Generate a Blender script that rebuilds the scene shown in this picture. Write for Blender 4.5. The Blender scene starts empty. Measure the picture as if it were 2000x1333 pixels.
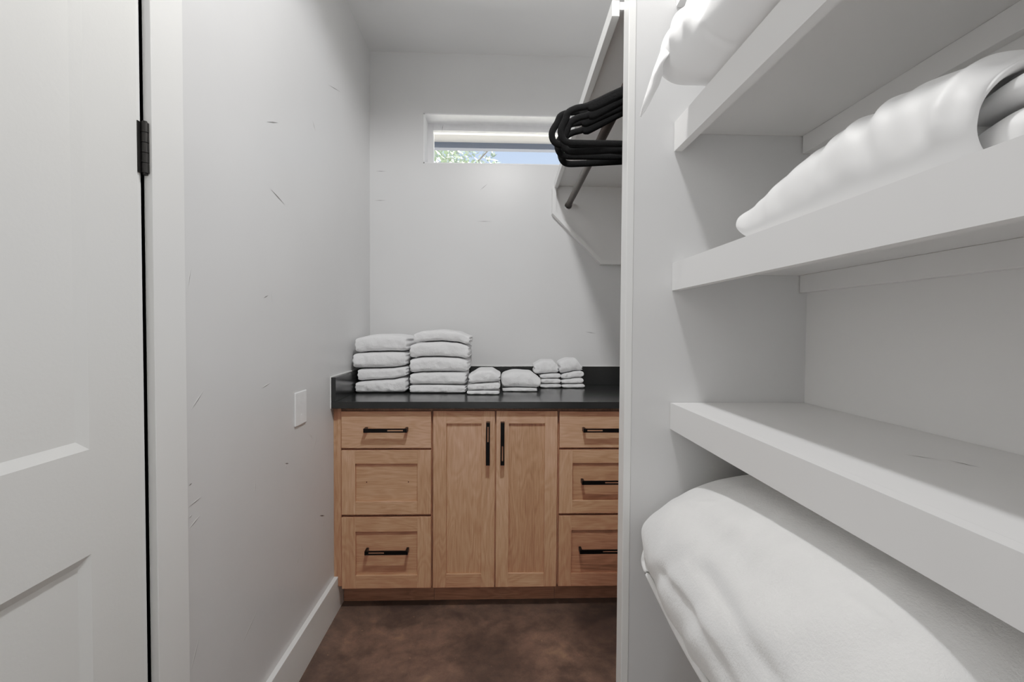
import bpy, bmesh, math, random
from mathutils import Vector, Matrix, noise
random.seed(7)
scn = bpy.context.scene
COL = scn.collection
PI = math.pi

# ------------------------------------------------------------------ measured room
CAM_H = 1.2272
XL, YB, ZC = -.6911, 2.6838, 2.7235          # left wall, back wall, ceiling
YF, YD = 2.042, 2.067                        # worktop front, cabinet fronts
K = 1.15 / 1.4002
YP, YP2 = 1.15, 1.197                        # partition front and back
XP, XR, XS = .3106, .755, .4228              # partition edge, right wall, shelf front
YFRONT = -.75


def S(x, y, z):
    return (x * K, y * K, CAM_H + (z - CAM_H) * K)


# ------------------------------------------------------------------ materials
def srgb(r, g, b):
    f = lambda c: (c / 255) / 12.92 if c / 255 <= .04045 else ((c / 255 + .055) / 1.055) ** 2.4
    return (f(r), f(g), f(b), 1)


class NT:
    def __init__(self, name):
        self.m = bpy.data.materials.new(name)
        self.m.use_nodes = True
        self.t = self.m.node_tree
        self.b = self.t.nodes['Principled BSDF']
        self.out = self.t.nodes['Material Output']

    def n(self, kind, **kw):
        nd = self.t.nodes.new(kind)
        for k, v in kw.items():
            if k in nd.inputs:
                nd.inputs[k].default_value = v
            else:
                setattr(nd, k, v)
        return nd

    def l(self, a, b):
        self.t.links.new(a, b)

    def math(self, op, a, b=None):
        nd = self.t.nodes.new('ShaderNodeMath')
        nd.operation = op
        for i, v in enumerate((a, b)):
            if v is None:
                continue
            if isinstance(v, (int, float)):
                nd.inputs[i].default_value = v
            else:
                self.l(v, nd.inputs[i])
        return nd.outputs[0]

    def ramp(self, fac, stops):
        nd = self.t.nodes.new('ShaderNodeValToRGB')
        cr = nd.color_ramp
        while len(cr.elements) < len(stops):
            cr.elements.new(.5)
        for e, (p, c) in zip(cr.elements, stops):
            e.position = p
            e.color = c
        self.l(fac, nd.inputs[0])
        return nd.outputs[0]

    def bump(self, h, strength, dist):
        nd = self.n('ShaderNodeBump', Strength=strength, Distance=dist)
        self.l(h, nd.inputs['Height'])
        self.l(nd.outputs[0], self.b.inputs['Normal'])

    def coords(self, which='Object'):
        return self.n('ShaderNodeTexCoord').outputs[which]

    def noise(self, vec, scale, detail=3, rough=.5, dist=0):
        nd = self.n('ShaderNodeTexNoise', Scale=scale, Detail=detail, Roughness=rough, Distortion=dist)
        if vec is not None:
            self.l(vec, nd.inputs['Vector'])
        return nd.outputs[0]

    def mapping(self, vec, scale):
        nd = self.n('ShaderNodeMapping')
        nd.inputs['Scale'].default_value = scale
        self.l(vec, nd.inputs['Vector'])
        return nd.outputs[0]


def paint(name, col, rough=.45, bump=.12, bscale=90, var=.04, spec=.5):
    t = NT(name)
    v = t.coords()
    big = t.noise(v, 2.2, 4, .55)
    c2 = tuple(x * (1 - var) for x in col[:3]) + (1,)
    c1 = tuple(min(1, x * (1 + var)) for x in col[:3]) + (1,)
    t.l(t.ramp(big, [(.3, c2), (.7, c1)]), t.b.inputs['Base Color'])
    t.b.inputs['Roughness'].default_value = rough
    t.b.inputs['Specular IOR Level'].default_value = spec
    t.bump(t.noise(v, bscale, 4, .6), bump, .002)
    return t.m


def flat(name, col, rough=.5, metal=0, bump=0, bscale=200, spec=.5):
    t = NT(name)
    v = t.coords()
    nz = t.noise(v, 30, 3)
    c2 = tuple(x * .93 for x in col[:3]) + (1,)
    t.l(t.ramp(nz, [(.3, c2), (.7, col)]), t.b.inputs['Base Color'])
    t.b.inputs['Roughness'].default_value = rough
    t.b.inputs['Metallic'].default_value = metal
    t.b.inputs['Specular IOR Level'].default_value = spec
    if bump:
        t.bump(t.noise(v, bscale, 4, .6), bump, .002)
    return t.m


def wood_mat():
    t = NT('white_oak')
    uv = t.coords('UV')
    at = t.n('ShaderNodeAttribute', attribute_name='tone').outputs['Fac']
    fine = t.noise(t.mapping(uv, (9, 260, 1)), 1, 4, .6, .2)
    pore = t.noise(t.mapping(uv, (14, 520, 1)), 1, 2, .5)
    warp = t.noise(t.mapping(uv, (2.6, 11, 1)), 1, 2, .5, .6)
    ring = t.math('SINE', t.math('MULTIPLY', warp, 60))
    ring = t.math('MULTIPLY', t.math('ADD', ring, 1), .5)
    mix = t.math('ADD', t.math('MULTIPLY', fine, .66), t.math('MULTIPLY', ring, .10))
    mix = t.math('ADD', mix, t.math('MULTIPLY', t.noise(t.mapping(uv, (1.5, 8, 1)), 1, 2), .24))
    mix = t.math('ADD', mix, t.math('MULTIPLY', at, .55))
    col = t.ramp(mix, [(.20, srgb(152, 114, 92)), (.42, srgb(182, 140, 115)), (.62, srgb(200, 158, 132)), (.85, srgb(216, 176, 148))])
    dark = t.n('ShaderNodeMixRGB', blend_type='MULTIPLY')
    t.l(col, dark.inputs[1])
    t.l(t.ramp(pore, [(.30, (.55, .5, .46, 1)), (.42, (1, 1, 1, 1))]), dark.inputs[2])
    dark.inputs[0].default_value = .4
    t.l(dark.outputs[0], t.b.inputs['Base Color'])
    t.b.inputs['Roughness'].default_value = .42
    t.b.inputs['Specular IOR Level'].default_value = .4
    t.bump(fine, .08, .001)
    return t.m


def floor_mat():
    t = NT('stained_concrete')
    v = t.coords()
    a = t.noise(v, 3.2, 6, .62, .6)
    b = t.noise(v, 22, 5, .6, .3)
    c = t.noise(v, 170, 3, .6)
    m = t.math('ADD', t.math('MULTIPLY', a, .62), t.math('MULTIPLY', b, .30))
    m = t.math('ADD', m, t.math('MULTIPLY', c, .10))
    col = t.ramp(m, [(.34, srgb(72, 61, 57)), (.47, srgb(96, 81, 73)), (.58, srgb(118, 100, 89)), (.74, srgb(152, 130, 106))])
    spk = t.ramp(t.noise(v, 46, 2, .5), [(.735, (0, 0, 0, 1)), (.78, (1, 1, 1, 1))])
    mx = t.n('ShaderNodeMixRGB')
    t.l(t.math('MULTIPLY', spk, .5), mx.inputs[0])
    t.l(col, mx.inputs[1])
    mx.inputs[2].default_value = srgb(165, 140, 112)
    t.l(mx.outputs[0], t.b.inputs['Base Color'])
    t.l(t.ramp(b, [(.3, (.34, .34, .34, 1)), (.7, (.5, .5, .5, 1))]), t.b.inputs['Roughness'])
    t.bump(b, .06, .002)
    return t.m


def cloth_mat(name, col, bscale, bstr, rough=.9, sheen=.3, blot=.06, trans=0):
    t = NT(name)
    v = t.coords()
    c2 = tuple(x * (1 - blot) for x in col[:3]) + (1,)
    t.l(t.ramp(t.noise(v, 14, 4, .6), [(.35, c2), (.65, col)]), t.b.inputs['Base Color'])
    t.b.inputs['Roughness'].default_value = rough
    t.b.inputs['Sheen Weight'].default_value = sheen
    t.b.inputs['Specular IOR Level'].default_value = .25
    h = t.math('ADD', t.noise(v, bscale, 3, .7), t.math('MULTIPLY', t.noise(v, bscale * .22, 3, .6), 1.2))
    t.bump(h, bstr, .004)
    return t.m


M = {}
M['wall'] = paint('wall_paint', srgb(207, 207, 207), .36, .10, 70, .03, .5)
M['ceil'] = paint('ceiling_paint', srgb(222, 222, 222), .6, .08, 70, .02)
M['trim'] = paint('trim_paint', srgb(224, 224, 222), .35, .06, 50, .015)
M['door'] = paint('door_paint', srgb(220, 220, 217), .40, .14, 120, .015)
M['shelf'] = paint('shelf_paint', srgb(220, 219, 218), .42, .05, 60, .02)
M['scuff_light'] = flat('scuff_light', srgb(238, 238, 236), .6)
M['scuff_dark'] = flat('scuff_dark', srgb(110, 109, 108), .6)
M['wood'] = wood_mat()
M['floor'] = floor_mat()
M['quartz'] = flat('dark_quartz', srgb(50, 51, 51), .22, 0, .03, 300, .5)
M['caulk'] = flat('white_caulk', srgb(235, 235, 233), .5)
M['black'] = flat('matte_black_metal', srgb(13, 11, 11), .35, .4)
M['black_hinge'] = flat('dark_bronze', srgb(46, 45, 44), .4, .5)
M['rod'] = flat('dark_bronze_rod', srgb(70, 62, 58), .4, .5)
M['velvet'] = cloth_mat('black_velvet', srgb(9, 9, 10), 500, .3, .95, .015, .1)
M['terry'] = cloth_mat('white_terry', srgb(246, 246, 247), 330, .75, .95, .35, .03)
M['cotton'] = cloth_mat('white_cotton', srgb(240, 240, 240), 900, .03, .8, .15, .01)
M['satin'] = cloth_mat('white_sateen', srgb(226, 226, 226), 900, .03, .5, .15, .01)
M['plush'] = cloth_mat('white_plush', srgb(232, 231, 229), 260, .35, .95, .45, .06)
M['plastic'] = flat('white_plastic', srgb(238, 238, 238), .35)
M['vinyl'] = flat('white_vinyl', srgb(236, 236, 238), .4)
M['soffit'] = flat('soffit_paint', srgb(135, 133, 132), .7)
M['beam'] = flat('navy_beam', srgb(62, 70, 88), .6)
M['ground'] = flat('pale_ground', srgb(190, 188, 180), .9)
M['leaf'] = flat('leaf_green', srgb(150, 172, 128), .6)
M['leaf_pale'] = flat('leaf_pale', srgb(188, 196, 176), .5)
M['bark'] = flat('bark', srgb(120, 108, 98), .9)


def glass_mat():
    t = NT('window_glass')
    t.t.nodes.remove(t.b)
    tr = t.n('ShaderNodeBsdfTransparent')
    tr.inputs[0].default_value = (.96, .97, .97, 1)
    gl = t.n('ShaderNodeBsdfGlossy', Roughness=.02)
    fr = t.n('ShaderNodeFresnel', IOR=1.45)
    mx = t.n('ShaderNodeMixShader')
    t.l(fr.outputs[0], mx.inputs[0])
    t.l(tr.outputs[0], mx.inputs[1])
    t.l(gl.outputs[0], mx.inputs[2])
    t.l(mx.outputs[0], t.out.inputs[0])
    return t.m


M['glass'] = glass_mat()


# ------------------------------------------------------------------ mesh builder
class MB:
    def __init__(self):
        self.v, self.f, self.uv, self.tone, self.mi = [], [], [], [], []

    def face(self, idx, uv=None, tone=0., mi=0):
        self.f.append(tuple(idx))
        self.uv.append(uv)
        self.tone.append(tone)
        self.mi.append(mi)

    def box(self, x0, x1, y0, y1, z0, z1, grain=None, tone=0., mi=0):
        b = len(self.v)
        P = [(x, y, z) for z in (z0, z1) for y in (y0, y1) for x in (x0, x1)]
        self.v += P
        off = random.random() * 50
        for q in ((0, 2, 3, 1), (4, 5, 7, 6), (0, 1, 5, 4), (2, 6, 7, 3), (0, 4, 6, 2), (1, 3, 7, 5)):
            uv = None
            if grain:
                uv = []
                for i in q:
                    p = P[i]
                    if grain == 'x':
                        uv.append((p[0] + off, p[2] + p[1] + off))
                    elif grain == 'z':
                        uv.append((p[2] + off, p[0] + p[1] + off))
                    else:
                        uv.append((p[1] + off, p[0] + p[2] + off))
            self.face([b + i for i in q], uv, tone, mi)
        return self

    def quad(self, pts, mi=0):
        b = len(self.v)
        self.v += [tuple(p) for p in pts]
        self.face(range(b, b + len(pts)), None, 0, mi)

    def prism(self, poly, y0, y1):
        """polygon in XZ extruded along Y"""
        n = len(poly)
        b = len(self.v)
        self.v += [(x, y0, z) for x, z in poly] + [(x, y1, z) for x, z in poly]
        self.face([b + i for i in range(n)])
        self.face([b + n + i for i in reversed(range(n))])
        for i in range(n):
            j = (i + 1) % n
            self.face([b + j, b + i, b + n + i, b + n + j])

    def tube(self, pts, r, n=12, closed=False, flat=None, cap=True):
        """round (or flattened: flat=(ra, rb, normal)) tube along a 3D polyline"""
        pts = [Vector(p) for p in pts]
        b = len(self.v)
        m = len(pts)
        for i, p in enumerate(pts):
            a = pts[(i - 1) % m] if (closed or i > 0) else p
            c = pts[(i + 1) % m] if (closed or i < m - 1) else p
            d = (c - a).normalized()
            up = Vector((0, 1, 0)) if abs(d.y) < .95 else Vector((0, 0, 1))
            s = d.cross(up).normalized()
            w = s.cross(d).normalized()
            rr = r(i / max(1, m - 1)) if callable(r) else r
            ra, rb = (rr, rr) if flat is None else (rr, flat)
            for k in range(n):
                t = 2 * PI * k / n
                self.v.append(tuple(p + s * (ra * math.cos(t)) + w * (rb * math.sin(t))))
        for i in range(m if closed else m - 1):
            i2 = (i + 1) % m
            for k in range(n):
                k2 = (k + 1) % n
                self.face([b + i * n + k, b + i * n + k2, b + i2 * n + k2, b + i2 * n + k])
        if cap and not closed:
            self.face([b + k for k in reversed(range(n))])
            self.face([b + (m - 1) * n + k for k in range(n)])

    def grid(self, rows, closed=False):
        b = len(self.v)
        nr, nc = len(rows), len(rows[0])
        for r in rows:
            self.v += [tuple(p) for p in r]
        for i in range(nr - 1):
            for j in range(nc if closed else nc - 1):
                j2 = (j + 1) % nc
                self.face([b + i * nc + j, b + i * nc + j2, b + (i + 1) * nc + j2, b + (i + 1) * nc + j])
        return b, nr, nc

    def build(self, name, mat, parent=None, smooth=False, bevel=0, subsurf=0, merge=0, kind=None, label=None):
        me = bpy.data.meshes.new(name)
        me.from_pydata(self.v, [], self.f)
        mats = mat if isinstance(mat, (list, tuple)) else [mat]
        for m_ in mats:
            me.materials.append(m_)
        if any(u is not None for u in self.uv):
            lay = me.uv_layers.new(name='UVMap')
            li = 0
            for f, u in zip(self.f, self.uv):
                for k in range(len(f)):
                    lay.data[li].uv = u[k] if u else (0, 0)
                    li += 1
            at = me.attributes.new('tone', 'FLOAT', 'FACE')
            for i, t in enumerate(self.tone):
                at.data[i].value = t
        for i, k in enumerate(self.mi):
            me.polygons[i].material_index = k
        bm = bmesh.new()
        bm.from_mesh(me)
        if merge:
            bmesh.ops.remove_doubles(bm, verts=bm.verts, dist=merge)
        bmesh.ops.recalc_face_normals(bm, faces=bm.faces)
        if smooth:
            for f in bm.faces:
                f.smooth = True
        bm.to_mesh(me)
        bm.free()
        me.update()
        o = bpy.data.objects.new(name, me)
        COL.objects.link(o)
        if parent is not None:
            o.parent = parent
            o.matrix_parent_inverse = Matrix.Translation(-Vector(parent.location))
        if bevel:
            md = o.modifiers.new('bevel', 'BEVEL')
            md.width = bevel
            md.segments = 2
            md.limit_method = 'ANGLE'
            md.angle_limit = math.radians(50)
        if subsurf:
            md = o.modifiers.new('sub', 'SUBSURF')
            md.levels = subsurf
            md.render_levels = subsurf
        if kind:
            o['kind'] = kind
        if label:
            o['label'] = label
        return o


def tag(o, label, cat, group=None):
    o['label'] = label
    o['category'] = cat
    if group:
        o['group'] = group
    return o


def thing(name, loc, label, cat, group=None):
    o = bpy.data.objects.new(name, None)
    o.location = loc
    o.empty_display_size = .05
    COL.objects.link(o)
    return tag(o, label, cat, group)


def struct(o):
    o['kind'] = 'structure'
    return o


def catmull(p0, p1, p2, p3, t):
    return tuple(.5 * ((2 * b) + (-a + c) * t + (2 * a - 5 * b + 4 * c - d) * t * t + (-a + 3 * b - 3 * c + d) * t ** 3)
                 for a, b, c, d in zip(p0, p1, p2, p3))


def spline(pts, n, closed=False):
    m = len(pts)
    out = []
    segs = m if closed else m - 1
    for i in range(n):
        u = i / n * segs if closed else i / (n - 1) * segs
        k = min(int(u), segs - 1)
        t = u - k
        if closed:
            g = [pts[(k + d) % m] for d in (-1, 0, 1, 2)]
        else:
            g = [pts[max(0, min(m - 1, k + d))] for d in (-1, 0, 1, 2)]
        out.append(catmull(*g, t))
    return out


def interp(xs, ys, x):
    if x <= xs[0]:
        return ys[0]
    for i in range(len(xs) - 1):
        if x <= xs[i + 1]:
            t = (x - xs[i]) / (xs[i + 1] - xs[i])
            t = t * t * (3 - 2 * t)
            return ys[i] * (1 - t) + ys[i + 1] * t
    return ys[-1]


# ------------------------------------------------------------------ room shell
m = MB()
m.box(-1.2, 1.2, YFRONT - .3, YB + .16, -.12, 0)
struct(m.build('floor', M['floor']))
m = MB()
m.box(-1.0, 1.0, YFRONT - .2, YB + .16, ZC, ZC + .1)
struct(m.build('ceiling', M['ceil']))


def strip(mb, a, b, w, normal, mi):
    """thin scratch from a to b, slightly proud of the surface"""
    a, b, n = Vector(a), Vector(b), Vector(normal)
    d = (b - a).normalized()
    s = d.cross(n).normalized() * (w / 2)
    o = n * .0006
    mid = (a + b) / 2
    mb.quad([a + o, mid + s + o, b + o, mid - s + o], mi)


# left wall with the door opening
DY0, DY1, DZ = .18, .9738, 2.46
m = MB()
m.box(XL - .12, XL, YFRONT, DY0, 0, ZC)
m.box(XL - .12, XL, DY1, YB + .14, 0, ZC)
m.box(XL - .12, XL, DY0, DY1, DZ, ZC)
SCUFF = [((-0.6911, 1.5102, 1.6497), (-0.6911, 1.6176, 1.6256), 0.003, 2), ((-0.6911, 1.1154, 1.0386), (-0.6911, 1.1641, 1.0766), 0.002, 1), ((-0.6911, 1.4459, 1.0465), (-0.6911, 1.5044, 1.0566), 0.0026, 1), ((-0.6911, 1.1031, 0.7702), (-0.6911, 1.1449, 0.7854), 0.0025, 1), ((-0.6911, 1.4023, 0.789), (-0.6911, 1.4016, 0.7447), 0.0022, 1), ((-0.6911, 1.3251, 0.358), (-0.6911, 1.4141, 0.4024), 0.0022, 1), ((-0.6911, 1.1044, 0.4429), (-0.6911, 1.1358, 0.4996), 0.002, 1), ((-0.6911, 1.4902, 1.842), (-0.6911, 1.5728, 1.8737), 0.0026, 2), ((-0.6911, 1.8568, 2.0024), (-0.6911, 1.8873, 1.9729), 0.0026, 2), ((-0.6911, 1.6012, 0.7774), (-0.6911, 1.6326, 0.7685), 0.003, 2), ((-0.6911, 1.6089, 0.7735), (-0.6911, 1.6087, 0.7599), 0.0026, 1), ((-0.6911, 1.9117, 0.4821), (-0.6911, 1.9686, 0.4598), 0.003, 2), ((-0.6911, 1.9627, 0.46), (-0.6911, 1.9389, 0.4051), 0.0026, 1), ((-0.6911, 1.7218, 0.4702), (-0.6911, 1.7435, 0.3916), 0.0024, 1), ((-0.6911, 1.851, 0.7579), (-0.6911, 1.8886, 0.8163), 0.0024, 1), ((-0.6911, 1.5055, 1.3407), (-0.6911, 1.5184, 1.3039), 0.0024, 1), ((-0.6911, 1.4627, 1.3115), (-0.6911, 1.4952, 1.3228), 0.0024, 2), ((-0.6911, 1.1049, 0.8663), (-0.6911, 1.1178, 0.8692), 0.002, 2), ((-0.6911, 1.104, 0.82), (-0.6911, 1.1496, 0.8273), 0.002, 1), ((-0.6911, 1.6942, 0.3972), (-0.6911, 1.6989, 0.4168), 0.003, 1), ((-0.6911, 1.6385, 0.3404), (-0.6911, 1.6375, 0.2705), 0.002, 1), ((-0.6911, 1.1146, 0.7984), (-0.6911, 1.1035, 0.7945), 0.002, 1), ((-0.6911, 2.1884, 2.2664), (-0.6911, 2.025, 2.2186), 0.002, 2), ((-0.6911, 1.1213, 1.3634), (-0.6911, 1.1096, 1.3161), 0.002, 1), ((-0.6911, 2.0215, 1.9171), (-0.6911, 2.0514, 1.8536), 0.0024, 1), ((-0.6911, 1.8115, 0.835), (-0.6911, 1.8363, 0.8102), 0.002, 1)]
for a, b, w, mi in SCUFF:
    strip(m, a, b, w * 1.5, (1, 0, 0), mi)
    if mi == 1:  # light scratches get a painted dark lower edge, as embossed shade
        strip(m, (a[0], a[1] + .002, a[2] - .0025), (b[0], b[1] + .002, b[2] - .0025), w * .7, (1, 0, 0), 2)
struct(m.build('wall_left', [M['wall'], M['scuff_light'], M['scuff_dark']]))

# back wall with window opening
WX0, WX1, WZ0, WZ1 = -.4, .42, 2.127, 2.398
WALLB = .20
m = MB()
m.box(XL, WX0, YB, YB + WALLB, 0, ZC)
m.box(WX1, XR, YB, YB + WALLB, 0, ZC)
m.box(WX0, WX1, YB, YB + WALLB, 0, WZ0)
m.box(WX0, WX1, YB, YB + WALLB, WZ1, ZC)
for a, b in (((-.09, YB, 1.985), (-.05, YB, 2.02)), ((-.11, YB, 1.815), (-.02, YB, 1.815)), ((.50, YB, 1.21), (.56, YB, 1.20)),
             ((-.30, YB, 2.30), (-.293, YB, 2.34)), ((-.66, YB, 2.08), (-.60, YB, 2.08)), ((-.67, YB, 1.92), (-.60, YB, 1.922))):
    strip(m, a, b, .0028, (0, -1, 0), 2)
struct(m.build('wall_back', [M['wall'], M['scuff_light'], M['scuff_dark']], merge=1e-5))
m = MB()
m.box(XR, XR + .12, YFRONT, YB + .14, 0, ZC)
struct(m.build('wall_right', M['shelf']))
m = MB()
m.box(XL - .12, XR + .12, YFRONT - .12, YFRONT, 0, ZC)
struct(m.build('wall_front', M['wall']))

# partition between the shelf bay and the closet
m = MB()
m.box(XP + .018, XR, YP + .0015, YP2 - .001, 0, ZC)
pw = struct(m.build('wall_partition', M['wall']))
m = MB()
m.box(XP, XP + .0178, YP, YP2, 0, ZC)
struct(m.build('trim_1', M['trim'], bevel=.0015))

# window : white drywall lining, vinyl frame, pane
WY = YB + .125
m = MB()
t_ = .006
m.box(WX0, WX0 + t_, YB - .001, WY, WZ0, WZ1)
m.box(WX1 - t_, WX1, YB - .001, WY, WZ0, WZ1)
m.box(WX0, WX1, YB - .001, WY, WZ1 - t_, WZ1)
m.box(WX0, WX1, YB - .001, WY, WZ0, WZ0 + t_)
win = struct(m.build('window_1', M['vinyl']))
m = MB()
fw = .036
m.box(WX0, WX0 + fw, WY, WY + .06, WZ0, WZ1)
m.box(WX1 - fw, WX1, WY, WY + .06, WZ0, WZ1)
m.box(WX0 + fw, WX1 - fw, WY, WY + .06, WZ1 - fw - .004, WZ1)
m.box(WX0 + fw, WX1 - fw, WY, WY + .06, WZ0, WZ0 + fw * .8)
m.build('window_frame', M['vinyl'], win, bevel=.002)
m = MB()
m.box(WX0 + fw, WX1 - fw, WY + .028, WY + .032, WZ0 + fw * .8, WZ1 - fw - .004)
m.build('pane', M['glass'], win)

# baseboard
m = MB()
m.box(XL, XL + .0178, 1.0775, 2.154, 0.0015, .15)
struct(m.build('baseboard_left', M['trim'], bevel=.0015))
m = MB()
m.box(XL, XL + .0178, 1.0775, 2.154, 0, .0035)
m.build('caulk_line', M['caulk'], bpy.data.objects['baseboard_left'])

# door, jamb, casing
m = MB()
cf = XL + .0161
m.box(XL, cf, .9804, 1.0775, 0, DZ + .105)
m.box(XL, cf, DY0 - .105, DY0 - .008, 0, DZ + .105)
m.box(XL, cf, DY0 - .008, .9804, DZ + .008, DZ + .105)
struct(m.build('trim_2', M['trim'], bevel=.0012))
m = MB()
m.box(XL - .12, XL, DY1, DY1 + .0065, 0, DZ)
m.box(XL - .12, XL, DY0 - .007, DY0, 0, DZ)
m.box(XL - .12, XL, DY0 - .007, DY1 + .0065, DZ, DZ + .007)
m.box(XL - .05, XL - .0022, .9636, DY1, 0, DZ)
struct(m.build('trim_3', M['trim']))


def door_slab():
    mb = MB()
    y0, y1, z0, z1 = DY0 + .003, .9625, .008, DZ - .004
    x = XL - .0005
    holes = [(y0 + .12, .8428, .22, .8352), (y0 + .12, .8428, 1.0158, z1 - .12)]
    ys = [y0, y0 + .12, .8428, y1]
    zs = [z0, .22, .8352, 1.0158, z1 - .12, z1]
    for i in range(3):
        for j in range(5):
            if i == 1 and j in (1, 3):
                continue
            mb.quad([(x, ys[i], zs[j]), (x, ys[i + 1], zs[j]), (x, ys[i + 1], zs[j + 1]), (x, ys[i], zs[j + 1])])
    bw, dp = .0155, .010
    for a, b, c, d in holes:
        o = [(x, a, c), (x, b, c), (x, b, d), (x, a, d)]
        i_ = [(x - dp, a + bw, c + bw), (x - dp, b - bw, c + bw), (x - dp, b - bw, d - bw), (x - dp, a + bw, d - bw)]
        for k in range(4):
            k2 = (k + 1) % 4
            mb.quad([o[k], o[k2], i_[k2], i_[k]])
        mb.quad(i_)
    xb = x - .035
    mb.quad([(xb, y0, z0), (xb, y1, z0), (xb, y1, z1), (xb, y0, z1)])
    for (p, q) in (((y0, z0), (y1, z0)), ((y1, z0), (y1, z1)), ((y1, z1), (y0, z1)), ((y0, z1), (y0, z0))):
        mb.quad([(x, *p), (x, *q), (xb, *q), (xb, *p)])
    return mb.build('door_1', M['door'], merge=1e-5)


door = struct(door_slab())
for hz in (1.574, .25, 2.25):
    m = MB()
    hy, hx = .9760, XL + .0052
    n5 = 5
    hh = .098
    for k in range(n5):
        za = hz - hh / 2 + k * hh / n5 + .0006
        zb = hz - hh / 2 + (k + 1) * hh / n5 - .0006
        m.tube([(hx, hy, za), (hx, hy, zb)], .0072, 16)
    m.tube([(hx, hy, hz - hh / 2 - .003), (hx, hy, hz + hh / 2 + .003)], .0045, 12)
    m.box(XL - .004, XL + .0012, .9628, .9725, hz - hh / 2, hz + hh / 2)
    m.build('hinge', M['black_hinge'], door, label='black butt hinge')

# ------------------------------------------------------------------ wall plate
wp = thing('wall_plate', (XL, 1.7335, .94), 'blank white rectangular wall plate on left grey wall beside the cabinets', 'wall plate')
m = MB()
m.box(XL, XL + .0055, 1.689 - .012, 1.7755, .8815, .9995)
m.build('plate', M['plastic'], wp, bevel=.003)
for z in (.916, .965):
    m = MB()
    m.tube([(XL + .005, 1.727, z), (XL + .0064, 1.727, z)], .0034, 14)
    m.build('screw', M['plastic'], wp)

# ------------------------------------------------------------------ base cabinets
W = M['wood']


def handle(cx, cz, vertical, slot, parent):
    """flat black bar pull on two posts with a narrow slot in the bar"""
    L, H, st, t = .181, .0165, .036, .006
    yf = YD - st
    y1 = yf + t
    sl, sh = .066, .0062
    if slot < 0:
        a, b = -L / 2 + .016, -L / 2 + .016 + sl
    else:
        a, b = L / 2 - .016 - sl, L / 2 - .016
    boxes = [(-L / 2, a, -H / 2, H / 2), (b, L / 2, -H / 2, H / 2), (a, b, sh / 2, H / 2), (a, b, -H / 2, -sh / 2)]
    mb = MB()
    for (u0, u1, w0, w1) in boxes:
        if vertical:
            mb.box(cx + w0, cx + w1, yf, y1, cz + u0, cz + u1)
        else:
            mb.box(cx + u0, cx + u1, yf, y1, cz + w0, cz + w1)
    for e in (-1, 1):
        u0, u1 = (-L / 2, -L / 2 + .010) if e < 0 else (L / 2 - .010, L / 2)
        if vertical:
            mb.box(cx - H / 2, cx + H / 2, y1, YD, cz + u0, cz + u1)
        else:
            mb.box(cx + u0, cx + u1, y1, YD, cz - H / 2, cz + H / 2)
    mb.build('handle', M['black'], parent, merge=1e-6)


def shaker(x0, x1, z0, z1, sw, rt, rb, name, parent, panel_grain):
    """five-piece front: stiles, rails, recessed panel"""
    mb = MB()
    y0, y1 = YD, YD + .019
    T = lambda: random.uniform(-.14, .14)
    mb.box(x0, x0 + sw, y0, y1, z0, z1, 'z', T())
    mb.box(x1 - sw, x1, y0, y1, z0, z1, 'z', T())
    mb.box(x0 + sw, x1 - sw, y0, y1, z1 - rt, z1, 'x', T())
    mb.box(x0 + sw, x1 - sw, y0, y1, z0, z0 + rb, 'x', T())
    mb.box(x0 + sw, x1 - sw, y0 + .009, y1 - .002, z0 + rb, z1 - rt, panel_grain, T() - .04)
    return mb.build(name, W, parent, bevel=.0008)


def slab(x0, x1, z0, z1, parent):
    mb = MB()
    mb.box(x0, x1, YD, YD + .019, z0, z1, 'x', random.uniform(-.02, .12))
    return mb.build('drawer', W, parent, bevel=.0012)


def carcass(x0, x1, cab):
    mb = MB()
    mb.box(x0, x1, YD + .021, 2.655, .103, .8845, 'z', -.1)
    mb.build('carcass', W, cab)
    mb = MB()
    mb.box(x0, x1, 2.155, 2.172, 0, .103, 'x', -.15)
    mb.build('toe_kick', W, cab)


dz = [(.7115, .8694), (.4245, .7022), (.1035, .4130)]
# left drawer unit
c1 = thing('base_cabinet', (-.46, 2.067, 0), 'oak drawer cabinet at left wall, middle drawer missing its pull', 'cabinet', 'oak base cabinets')
carcass(-.6725, -.2705, c1)
m = MB()
m.box(XL + .0005, -.6735, YD + .013, YD + .03, .1505, .8845, 'z', -.1)
m.box(-.6725, -.6565, YD + .009, YD + .0215, .1115, .8845, 'z', 0)
m.build('filler_strip', W, c1)
lx0, lx1 = -.6540, -.2740
d = slab(lx0, lx1, *dz[0], c1)
handle(-.4615, .7935, False, 1, d)
d = shaker(lx0, lx1, *dz[1], .0585, .0585, .0560, 'drawer', c1, 'x')
d['label'] = 'drawer front with two screw holes and no pull'
for x in (-.5500, -.3719):
    m = MB()
    m.tube([(x, YD + .0086, .5622), (x, YD + .0092, .5622)], .0024, 10)
    m.build('screw_hole', M['black'], d)
d = shaker(lx0, lx1, *dz[2], .0585, .0630, .0560, 'drawer', c1, 'x')
handle(-.4578, .2735, False, -1, d)
# double door unit
c2 = thing('base_cabinet', (0, 2.067, 0), 'oak cabinet with two tall shaker doors and vertical black pulls', 'cabinet', 'oak base cabinets')
carcass(-.2695, .2715, c2)
d = shaker(-.2655, -.0012, .1030, .8712, .0570, .0550, .0590, 'door', c2, 'z')
handle(-.0302, .7355, True, 1, d)
d = shaker(.0050, .2690, .1030, .8712, .0545, .0550, .0590, 'door', c2, 'z')
handle(.0315, .7355, True, -1, d)
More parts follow.
